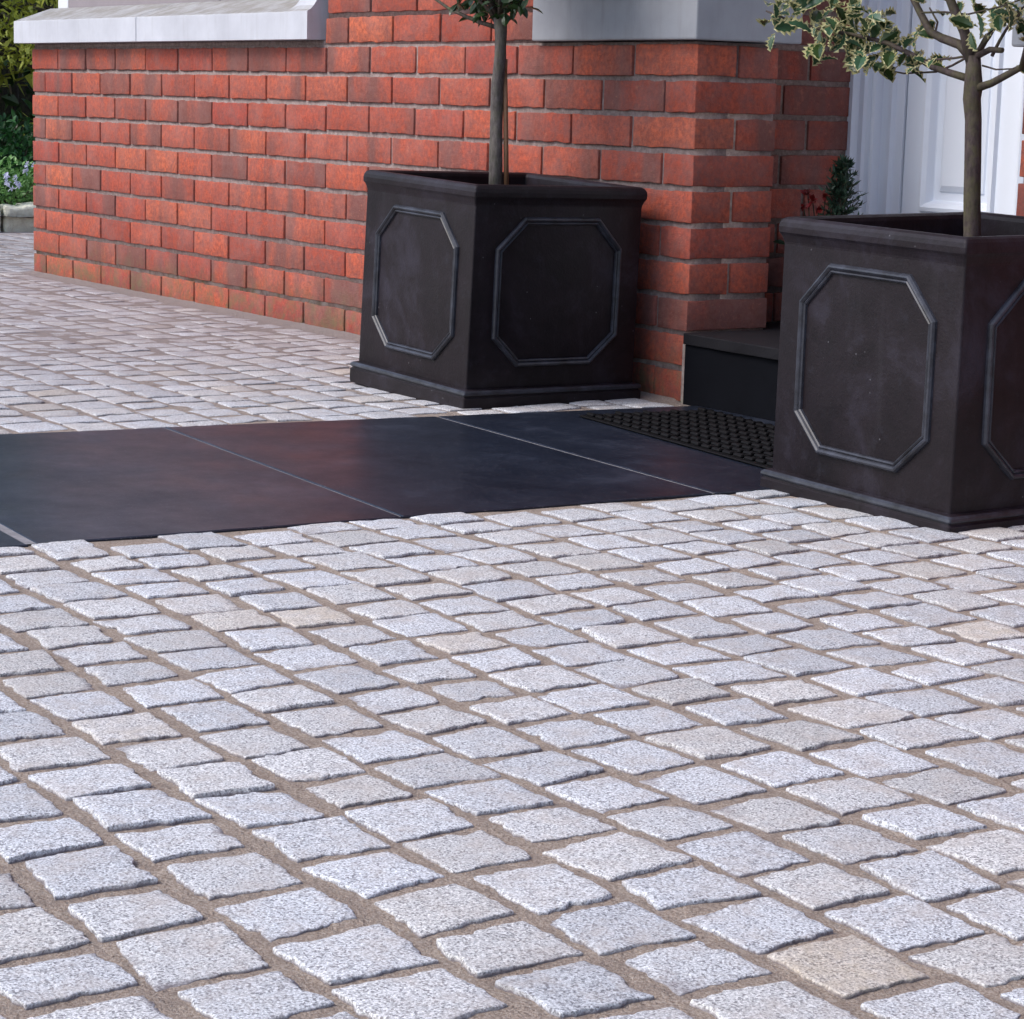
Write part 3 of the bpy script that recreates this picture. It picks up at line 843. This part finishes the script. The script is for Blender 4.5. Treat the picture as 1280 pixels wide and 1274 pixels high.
def scatter(b, leaf, pos, size, outward=None, droop=.3, tintf=None, spread=1.0):
    LV, LF, LM = leaf
    for i, p in enumerate(pos):
        d = rng.normal(0, 1, 3)
        if outward is not None: d = outward[i] * 1.0 + d * .55 * spread
        d[2] -= droop * rng.random(); d /= np.linalg.norm(d) + 1e-9
        up = rng.normal(0, .5, 3) + np.array([0, 0, 1.0]); r = np.cross(d, up); r /= np.linalg.norm(r) + 1e-9; u = np.cross(r, d)
        s = size * rng.uniform(.65, 1.2)
        V = p + s * (LV[:, :1] * r + LV[:, 1:2] * d + LV[:, 2:] * u)
        b.add(V, LF, LM, (rng.random() if tintf is None else tintf(p), rng.random(), 0))
def wander(a, c, n=5, j=.02):
    a = np.array(a, float); c = np.array(c, float); t = np.linspace(0, 1, n)[:, None]
    P = a + (c - a) * t; P[1:-1] += rng.normal(0, j, (n - 2, 3)); return P

def crown_twigs(bb, lf, base, centre, rad, n_limb, n_twig, leaf, lsize, per, zmin=None, mats=None, rb=.006):
    """limbs from the trunk head to a ball crown, twigs with leaves along them"""
    for i in range(n_limb):
        ph = i * 2.39996; ct = rng.uniform(-.15, 1); st = math.sqrt(1 - ct * ct)
        d = np.array([math.cos(ph) * st, math.sin(ph) * st, ct]); tip = centre + rad * rng.uniform(.75, 1.0) * d
        L = wander(base, tip, 7, .014); L[:, 2] += .03 * np.sin(np.linspace(0, math.pi, 7))
        V, F = tube(L, np.linspace(rb, rb * .35, 7), 6); bb.add(V, F)
        for k in range(n_twig):
            q = L[rng.integers(2, 7)]; dd = rng.normal(0, 1, 3) + d * .8; dd /= np.linalg.norm(dd)
            e = q + dd * rng.uniform(.07, .16)
            if zmin is not None and e[2] < zmin: e[2] = zmin + rng.random() * .05
            T = wander(q, e, 4, .006); V, F = tube(T, np.linspace(rb * .35, rb * .2, 4), 4); bb.add(V, F)
            m = per; tt = rng.uniform(.25, 1, m); pos = np.array([T[0] + (T[-1] - T[0]) * x + rng.normal(0, .006, 3) for x in tt])
            ow = rng.normal(0, 1, (m, 3)) + dd * .8; ow /= np.linalg.norm(ow, axis=1, keepdims=True)
            scatter(lf, leaf, pos, lsize, ow)

# ---- tree in the planter by the wall
tr1 = empty('standard_tree', (-.318, -.272, .37), label='slim grey-barked young tree with dark leaves in the planter by the wall', cat='tree')
OFF1 = np.array([-.318, -.272, .37])
tb = MB()
P = np.array([atplane(620, 232, -.272) - [0, 0, .06], atplane(620, 200, -.272), atplane(620.5, 160, -.272), atplane(622, 110, -.272), atplane(625.5, 70, -.272), atplane(626, 38, -.272), atplane(625, 24, -.272)])
P = np.vstack([P, P[-1] + [0, 0, .05]])
V, F = tube(P - OFF1, [.0152, .0145, .0138, .0130, .0130, .0135, .0150, .011], 12, .05); tb.add(V, F)
bb, lf = MB(), MB(); head = P[-2] - OFF1
def px_branch(bm, pts, y, r0, r1, off, seg=7):
    Q = np.array([atplane(a, c, y + (dy[0] if dy else 0)) for (a, c, *dy) in pts]) - off
    V, F = tube(Q, np.linspace(r0, r1, len(Q)), seg); bm.add(V, F); return Q
px_branch(bb, [(620, 34), (600, 28), (583, 21), (560, 10, .01), (540, -4, .02), (500, -24, .04)], -.272, .0052, .0025, OFF1)
px_branch(bb, [(622, 30), (612, 14, -.02), (596, -2, -.03), (585, -25, -.05)], -.272, .006, .003, OFF1)
px_branch(bb, [(630, 30), (642, 18, .02), (655, -6, .03), (668, -40, .05)], -.272, .006, .003, OFF1)
c1 = head + np.array([0, 0, .33])
crown_twigs(bb, lf, head, c1, .30, 34, 7, oval_leaf(.2), .045, 8, zmin=head[2] + .07)
# low leaves that show at the top edge of the view
pos = []
for (px, py, n_, sx, sy) in [(640, 4, 26, 12, 7), (618, 6, 30, 14, 9), (600, 3, 26, 12, 7), (588, -2, 18, 12, 7), (572, 5, 6, 7, 4), (650, 10, 8, 5, 6), (630, 16, 14, 8, 7), (606, 16, 8, 8, 5)]:
    for _ in range(n_): pos.append(atplane(px + rng.normal(0, sx * .6), py + rng.normal(0, sy * .6), -.272 + rng.normal(0, .03)) - OFF1)
scatter(lf, oval_leaf(.24), np.array(pos), .032)
tb.build('trunk', M['bark1'], tr1, smooth=True); bb.build('branches', M['bark3'], tr1, smooth=True); lf.build('crown', M['bay'], tr1)
b = MB(); Q = np.array([atplane(633, 236, -.255), atplane(632.5, 190, -.255), atplane(632, 140, -.257), atplane(631, 92, -.259)]); off = Q[0].copy()
V, F = tube(Q - off, .0056, 8); b.add(V, F)
V, F = tube(np.array([Q[3] - off, Q[3] - off + [.0002, 0, .03]]), .0056, 8); b.add(V, F)
o = b.build('garden_cane', M['cane'], label='thin brown cane standing behind the grey-barked trunk', cat='cane', smooth=True); o.location = off

# ---- variegated holly in the near planter
OFF2 = np.array([1.150, -.325, .37]); HY = -.325
tr2 = empty('holly_tree', OFF2, label='variegated holly tree with cream-edged leaves in the planter in front of the door', cat='tree')
tb = MB()
P = np.array([atplane(1215, 300, HY) - [0, 0, .06], atplane(1215, 292, HY), atplane(1215, 250, HY), atplane(1216, 200, HY), atplane(1216.5, 150, HY), atplane(1215, 124, HY), atplane(1217, 108, HY), atplane(1217, 95, HY), atplane(1217, 70, HY)])
V, F = tube(P - OFF2, [.0150, .0138, .0136, .0132, .0130, .0138, .0150, .0135, .011], 14, .04); tb.add(V, F)
bb, lf = MB(), MB()
B = lambda pts, r0, r1: px_branch(bb, pts, HY, r0, r1, OFF2)
twigs = []
twigs.append(B([(1216, 100), (1190, 92), (1166, 84), (1143, 70, -.01), (1110, 54, -.02), (1070, 44, -.03), (1030, 38, -.04), (985, 25, -.05), (958, 14, -.05)], .0065, .0016))
B([(1210, 70), (1192, 73), (1150, 76)], .0022, .0016)
B([(1208, 72), (1190, 82), (1170, 90, .01), (1130, 92, .02), (1100, 86, .02)], .0022, .0012)
twigs.append(B([(1216, 74), (1200, 56), (1178, 48), (1163, 40, .01), (1150, 16, .02), (1138, -8, .03), (1128, -40, .04)], .0085, .0045))
twigs.append(B([(1217, 90), (1206, 40, -.01), (1192, 10, -.02), (1180, -20, -.03), (1172, -60, -.05)], .0095, .006))
twigs.append(B([(1219, 72), (1235, 45, .02), (1250, 30, .02), (1275, 14, .03), (1310, -10, .05)], .0065, .003))
twigs.append(B([(1222, 70), (1238, 62), (1253, 63)], .0055, .0045))
twigs.append(B([(1222, 110), (1240, 104), (1262, 92), (1280, 82, .01), (1300, 66, .02), (1340, 40, .03)], .0068, .004))
B([(1276, 86), (1282, 60), (1296, 30)], .004, .003)
B([(1228, 82), (1245, 87), (1268, 86)], .0016, .0012)
B([(1152, 16), (1180, 15, -.01), (1210, 18, -.01), (1252, 8, -.02), (1275, 0, -.02)], .0018, .0012)
B([(1240, 70), (1250, 50), (1262, 30), (1275, 18)], .003, .0018)
B([(1168, 46), (1172, 28, .01), (1162, 10, .02)], .0022, .0014)
HL = holly_leaf(); pos = []; ow = []
cl = [  # pixel clusters of leaves: x, y, count, spread x, spread y, depth offset
    (965, 20, 5, 9, 14, -.05), (995, 20, 8, 14, 10, -.045), (1030, 30, 12, 16, 12, -.04), (1022, 50, 5, 8, 8, -.03), (1060, 38, 14, 16, 12, -.03),
    (1062, 66, 7, 9, 10, -.02), (1082, 52, 12, 12, 14, -.02), (1105, 72, 12, 12, 8, -.01), (1122, 82, 7, 10, 6, .0), (1095, 22, 9, 12, 8, -.02),
    (1120, 34, 6, 12, 10, .01), (1067, 8, 8, 10, 8, -.02), (1150, 62, 4, 8, 5, .01), (1175, 70, 3, 6, 3, .01), (1188, 74, 2, 4, 2, 0), (980, 6, 6, 10, 7, -.05),
    (1035, 4, 6, 12, 6, -.03), (1160, 8, 6, 14, 7, .02), (1182, 26, 4, 6, 5, .01), (1215, 30, 7, 9, 8, -.02), (1232, 10, 8, 12, 8, .02), (1258, 18, 8, 10, 8, .03),
    (1262, 38, 6, 7, 9, .02), (1250, 4, 9, 12, 6, -.02), (1275, 12, 7, 8, 9, .0), (1205, 4, 7, 10, 6, .03), (1140, -4, 6, 12, 6, .02), (1278, 80, 2, 3, 5, 0), (1300, 50, 10, 14, 14, .02)]
for (px, py, n_, sx, sy, dy) in cl:
    c0 = atplane(px, py, HY + dy) - OFF2
    for _ in range(int(n_ * (.95 if px < 1130 else .6))):
        q = atplane(px + rng.normal(0, sx * .8), py + rng.normal(0, sy * .8), HY + dy + rng.normal(0, .022)) - OFF2
        pos.append(q); v = (q - c0); v /= np.linalg.norm(v) + 1e-6; ow.append(v)
for T in twigs[:1]:
    for _ in range(18):
        k = rng.integers(2, len(T) - 1); q = T[k] + (T[k + 1] - T[k]) * rng.random() + rng.normal(0, .006, 3); pos.append(q); ow.append(rng.normal(0, 1, 3))
scatter(lf, HL, np.array(pos), .039, np.array(ow), droop=.5)
big = [(1018, 42), (1026, 50), (1032, 40), (962, 24), (1000, 28), (1062, 76), (1100, 84), (1085, 40), (1130, 60), (1262, 40), (1218, 34), (1074, 16)]
scatter(lf, HL, np.array([atplane(x, y, HY - .05) - OFF2 for x, y in big]), .046, droop=1.2)
hh = P[-1] - OFF2
L0 = twigs[2][-1]; V, F = tube(wander(L0, L0 + [0, 0, .22], 4, .008), [.006, .0055, .005, .004], 7); bb.add(V, F)
crown_twigs(bb, lf, L0 + np.array([0, 0, .03]), hh + np.array([0, 0, .50]), .42, 40, 6, HL, .040, 7, zmin=hh[2] + .21, rb=.006)
tb.build('trunk', M['bark2'], tr2, smooth=True); bb.build('branches', M['bark2'], tr2, smooth=True); lf.build('crown', [M['holly_g'], M['holly_c']], tr2)

# ------------------------------------------------------------------ door mat
mt = MB(); A = np.array([.118, -.352]); ex = np.array([.993, -.118]) ; ey = np.array([.118, .993]); LM_, WM = .72, .30
def mp(u, v, z): q = A + ex * u + ey * v; return (q[0], q[1], z)
def mbox(u0, u1, v0, v1, z0, z1):
    V, F = rbox(u0, u1, v0, v1, z0, z1, min(.0034, (z1 - z0) * .45), 4, 4, 4); V = np.array([mp(*v) for v in V]); mt.add(V, F)
mbox(0, LM_, 0, WM, .0028, .006)
nv = 9; nu = 19
for j in range(nv):
    for i in range(nu):
        u = .006 + (i + (.5 if j % 2 else 0)) * (LM_ - .012) / (nu + .5); v = .006 + j * (WM - .012) / nv; s = (LM_ - .012) / (nu + .5); h = (WM - .012) / nv
        mbox(u + s * .12, u + s * .88, v + h * .1, v + h * .42, .005, .0125 + rng.normal(0, .0004))
        mbox(u + s * .38, u + s * .62, v + h * .40, v + h * 1.05, .005, .0098)
mt.build('door_mat', M['rubber'], label='black rubber honeycomb mat on the dark path at the doorstep', cat='door mat')

# ------------------------------------------------------------------ pot and small plants on the step
PC = np.array([.035, .355, .1475])
b = MB(); prof = [(0, .0), (.062, .0), (.066, .004), (.082, .12), (.090, .155), (.097, .160), (.098, .176), (.094, .180), (.086, .178), (.082, .150), (0, .148)]
n = 28; V = []; F = []
for (r_, z_) in prof:
    for k in range(n): V.append((r_ * math.cos(2 * math.pi * k / n), r_ * math.sin(2 * math.pi * k / n), z_))
for i in range(len(prof) - 1):
    for k in range(n): F.append([i * n + k, i * n + (k + 1) % n, (i + 1) * n + (k + 1) % n, (i + 1) * n + k])
b.add(V, F, [0] * (len(F) - n) + [1] * n); o = b.build('plant_pot', [M['pot'], M['soil']], smooth=True, label='small dark round pot on the step behind the near planter', cat='plant pot'); o.location = PC
cf = empty('conifer_plant', PC + [.035, -.008, .14], label='little dark conifer seedling in the pot beside the door frame', cat='plant')
lf = MB(); st = MB(); V, F = tube(wander((0, 0, 0), (.004, 0, .22), 5, .002), np.linspace(.004, .001, 5), 6); st.add(V, F)
for _ in range(190):
    z = rng.uniform(.02, .215); rr = .075 * (1 - (z / .235)) ** .8 * rng.uniform(.3, 1.05) + .004; a = rng.uniform(0, 6.283)
    tip = np.array([rr * math.cos(a), rr * math.sin(a), z + rr * .6]); T = wander((0, 0, z), tip, 3, .002)
    V, F = tube(T, [.0012, .001, .0006], 4); st.add(V, F)
    m = 9; pos = np.array([T[0] + (tip - T[0]) * x for x in rng.uniform(.2, 1.05, m)]); scatter(lf, tri_leaf(), pos, .016, np.tile((tip - T[0]) / np.linalg.norm(tip - T[0]), (m, 1)), droop=-.3, spread=1.4)
st.build('stem', M['bark3'], cf); lf.build('foliage', M['fir'], cf)
fp = empty('flowering_plant', PC + [-.045, -.01, .14], label='small red-flowered plant in the pot against the shaded brick reveal', cat='plant')
lf = MB(); fl = MB(); st = MB()
for (px, py, r_) in [(1010, 243, .013), (1016, 252, .014), (1032, 246, .012), (1042, 240, .010), (1024, 262, .012), (1004, 258, .010), (1040, 255, .012)]:
    q = at(px, py, 4.96) - np.array(fp.location)
    V, F = tube(wander((rng.normal(0, .008), rng.normal(0, .008), 0), q, 4, .003), .0014, 5); st.add(V, F)
    fl = MB(); scatter(fl, oval_leaf(.34), q + rng.normal(0, r_ * .2, (12, 3)), r_ * 1.1, rng.normal(0, 1, (12, 3)), droop=0); fl.build('flower', M['red'], fp)
pos = np.array([rng.normal(0, 1, 3) * [.028, .022, .02] + [0, 0, .035] for _ in range(90)]); scatter(lf, oval_leaf(.3), pos, .026)
st.build('stem', M['bark3'], fp); lf.build('leaves', M['bay'], fp)

# ------------------------------------------------------------------ garden beyond the end of the wall
# edging stones run away from the camera at x=-5.7
ends = [-1.9, -1.35, -.85, -.30, .23, .705, 1.25, 1.75, 2.3, 2.8]
labs = {4: 'pale rough edging stone at the far left, cut by the picture edge', 5: 'pale rough edging stone beside the end of the brick wall'}
for i in range(len(ends) - 1):
    V, F = rbox(-.12, 0, 0, ends[i + 1] - ends[i] - .014, -.03, .115, .014, 12, 24, 12)
    V = V + np.array([ -5.67, ends[i], 0]); V += .008 * np.stack([vnoise(V, 13, 1), vnoise(V, 13, 2), vnoise(V, 13, 3)], 1) + .006 * np.stack([vnoise(V, 45, 1), vnoise(V, 45, 2), vnoise(V, 45, 3)], 1)
    c = np.array([-5.73, (ends[i] + ends[i + 1]) / 2, 0]); b = MB(); b.add(V - c, F)
    o = b.build('edging_stone', M['kerb'], smooth=True, label=labs.get(i, 'pale rough edging stone along the garden bed'), cat='edging stone', group='edging stones of the garden bed'); o.location = c
b = MB(); V, F = sand_sheet(-12, -5.75, -4, 6, .12, ''); V[:, 2] = .07 + .02 * vnoise(V, 3, 2) + .02 * np.clip(-5.8 - V[:, 0], 0, 4); b.add(V, F); b.build('garden_soil', M['soil'], kind='structure')
def mound(name, cx, cy, rx, ry, z0, h, n, leaf, ls, mat, label, cat, flowers=0):
    c = np.array([cx, cy, z0]); t = empty(name, c, label=label, cat=cat)
    lf = MB(); st = MB(); pos = []; ow = []
    for _ in range(n):
        a = rng.uniform(0, 6.283); r = math.sqrt(rng.random()); z = h * rng.uniform(.05, 1.0) * (1 - .5 * r * r)
        p = np.array([rx * r * math.cos(a), ry * r * math.sin(a), z]); p *= 1 + .18 * vnoise(p + cx * 3, 7, 3); pos.append(p)
        ow.append(np.array([math.cos(a) * r, math.sin(a) * r, .7]))
    scatter(lf, leaf, np.array(pos), ls, np.array(ow))
    for _ in range(24):
        p = pos[rng.integers(0, n)]; V, F = tube(wander((p[0] * .3, p[1] * .3, -.03), p, 4, .01), .003, 4); st.add(V, F)
    st.build('stems', M['bark3'], t); lf.build('leaves', mat, t)
    Q = []
    for _ in range(flowers):
        a = rng.uniform(-1.6, 1.2); Q.append(np.array([rx * .95 * math.cos(a), ry * .95 * math.sin(a), h * rng.uniform(.45, .85)]))
    if flowers > 12: Q += [at(px, py, 9.36) - c for (px, py) in [(7, 221), (20, 227), (9, 228), (23, 233), (14, 236)]]
    for q in Q:
        fl = MB()
        for k in range(5):
            an = k * 1.2566; scatter(fl, oval_leaf(.42), [q], .017, [np.array([1.5, math.cos(an) * 6, math.sin(an) * 6])], droop=0)
        fl.build('flower', M['petal'], t)
    return t
mound('periwinkle', -5.98, .66, .26, .40, .08, .25, 3000, oval_leaf(.28), .026, M['cover'], 'bright green ground plant with pale lilac flowers above the edging stones', 'plant', 14)
mound('periwinkle', -6.02, 1.35, .28, .40, .08, .22, 600, oval_leaf(.28), .038, M['cover'], 'bright green low plant further along the garden bed', 'plant', 6)
mound('periwinkle', -6.0, -.25, .26, .42, .08, .24, 600, oval_leaf(.28), .038, M['cover'], 'bright green low plant left of the picture edge', 'plant', 6)
mound('leafy_shrub', -6.5, .95, .42, .75, .08, .42, 5200, oval_leaf(.26), .042, M['dcover'], 'dark green leafy shrub behind the lilac flowers', 'shrub')
mound('leafy_shrub', -6.6, -.4, .4, .7, .08, .5, 900, oval_leaf(.18), .065, M['dcover'], 'dark green leafy shrub outside the left edge', 'shrub')
# golden conifer
def conifer(cx, cy, label, z_lo, R, H, n, shell=0):
    c = np.array([cx, cy, .08]); t = empty('conifer_tree', c, label=label, cat='tree'); tk = MB(); lf = MB()
    V, F = tube(wander((0, 0, -.05), (.05, 0, H * .95), 6, .03), np.linspace(.11, .02, 6), 10, .08); tk.add(V, F)
    for i in range(n):
        z = z_lo + (H - z_lo) * rng.random() ** 1.3; a = rng.uniform(0, 6.283); f = (z - z_lo) / (H - z_lo); rr = R * (1 - f) ** .7 * rng.uniform(.75, 1.08)
        tip = np.array([rr * math.cos(a), rr * math.sin(a), z - .06 * rr]); T = wander((0, 0, z + .1), tip, 4, .03)
        V, F = tube(T, [.014, .01, .007, .003], 5); tk.add(V, F)
        m = 60; tt = rng.uniform(.45, 1.03, m) ; d = (tip - T[0]) / np.linalg.norm(tip - T[0])
        pos = np.array([T[0] + (tip - T[0]) * x + rng.normal(0, .055, 3) * (1.3 - .5 * x) for x in tt])
        br = np.clip(rng.normal(.45, .3), 0, 1)
        scatter(lf, tri_leaf(), pos, .075, np.tile(d, (m, 1)), droop=.9, spread=1.3, tintf=lambda p: br)
    if shell:
        a = rng.uniform(0, 6.283, shell); f = rng.random(shell) ** 1.5
        P = np.stack([np.cos(a), np.sin(a), f], 1); lump = vnoise(P * [1.5, 1.5, 4], 3, 5)
        rr = R * (1 - f) ** .6 * (1.02 + .16 * lump + rng.normal(0, .03, shell))
        pos = np.stack([rr * np.cos(a), rr * np.sin(a), z_lo + (H - z_lo) * f + .10 * vnoise(P * [1, 1, 0], 3, 8) + .03], 1)
        ow = np.stack([np.cos(a), np.sin(a), -.2 + 0 * a], 1)
        scatter(lf, tri_leaf(), pos, .042, ow, droop=.9, spread=1.2, tintf=lambda p: float(np.clip(.5 + .8 * vnoise(p[None], 6, 3)[0], 0, 1)))
    tk.build('trunk', M['bark3'], t); lf.build('crown', M['conif'], t); return t
conifer(-7.5, 1.25, 'golden green conifer behind the flower bed, low branches over the dark gap', .60, 1.2, 3.0, 200, 20000)
conifer(-7.9, -1.2, 'golden green conifer at the edge of the drive, outside the view', .5, 1.2, 3.0, 120)
conifer(-8.6, 3.6, 'golden green conifer at the back of the garden behind the house end', .4, 1.6, 3.4, 140)
hb = MB()
def hedge(x0, x1, y0, y1, h, n, label):
    c = np.array([(x0 + x1) / 2, (y0 + y1) / 2, .05]); t = empty('hedge', c, label=label, cat='hedge'); lf = MB(); st = MB()
    pos = np.stack([rng.uniform(x0, x1, n), rng.uniform(y0, y1, n), h * rng.random(n)], 1) - [c[0], c[1], 0]
    pos[:, 2] *= 1 + .12 * vnoise(pos, 3, 2); scatter(lf, oval_leaf(.3), pos, .11)
    for _ in range(60):
        q = pos[rng.integers(0, n)]; V, F = tube(wander((q[0], q[1], 0), (q[0] * 1.02, q[1], h * .8), 4, .04), .012, 5); st.add(V, F)
    st.build('stems', M['bark3'], t); lf.build('foliage', M['bay'], t)
hedge(-10.4, -9.4, -4, 5.5, 1.9, 5200, 'dark hedge at the back of the garden behind the conifers')

hedge(6.2, 7.2, -6.5, -.1, 2.3, 5200, 'hedge added right of the drive, outside the view, to darken the planter sides')  # unseen hedge, added so the planters' right-hand faces turn darker

fe = empty('backing_fence', (-10.7, 1.0, 0), label='dark board fence added behind the back hedge to block sky through its gaps', cat='fence')  # added as a dark backing that keeps bright sky out of the hedge
for k in range(8):
    b = MB(); b.box(-.05, .05, -.05, .05, 0, 1.9, 0, .004); o = b.build('post', M['bark3'], fe); o.location = (-.08, -7 + 2 * k, 0)
b = MB()
for k in range(112): b.box(0, .02, -7 + k * .125, -7 + k * .125 + .12, .05, 1.8, 0, .002)
b.build('boards', M['bark3'], fe)
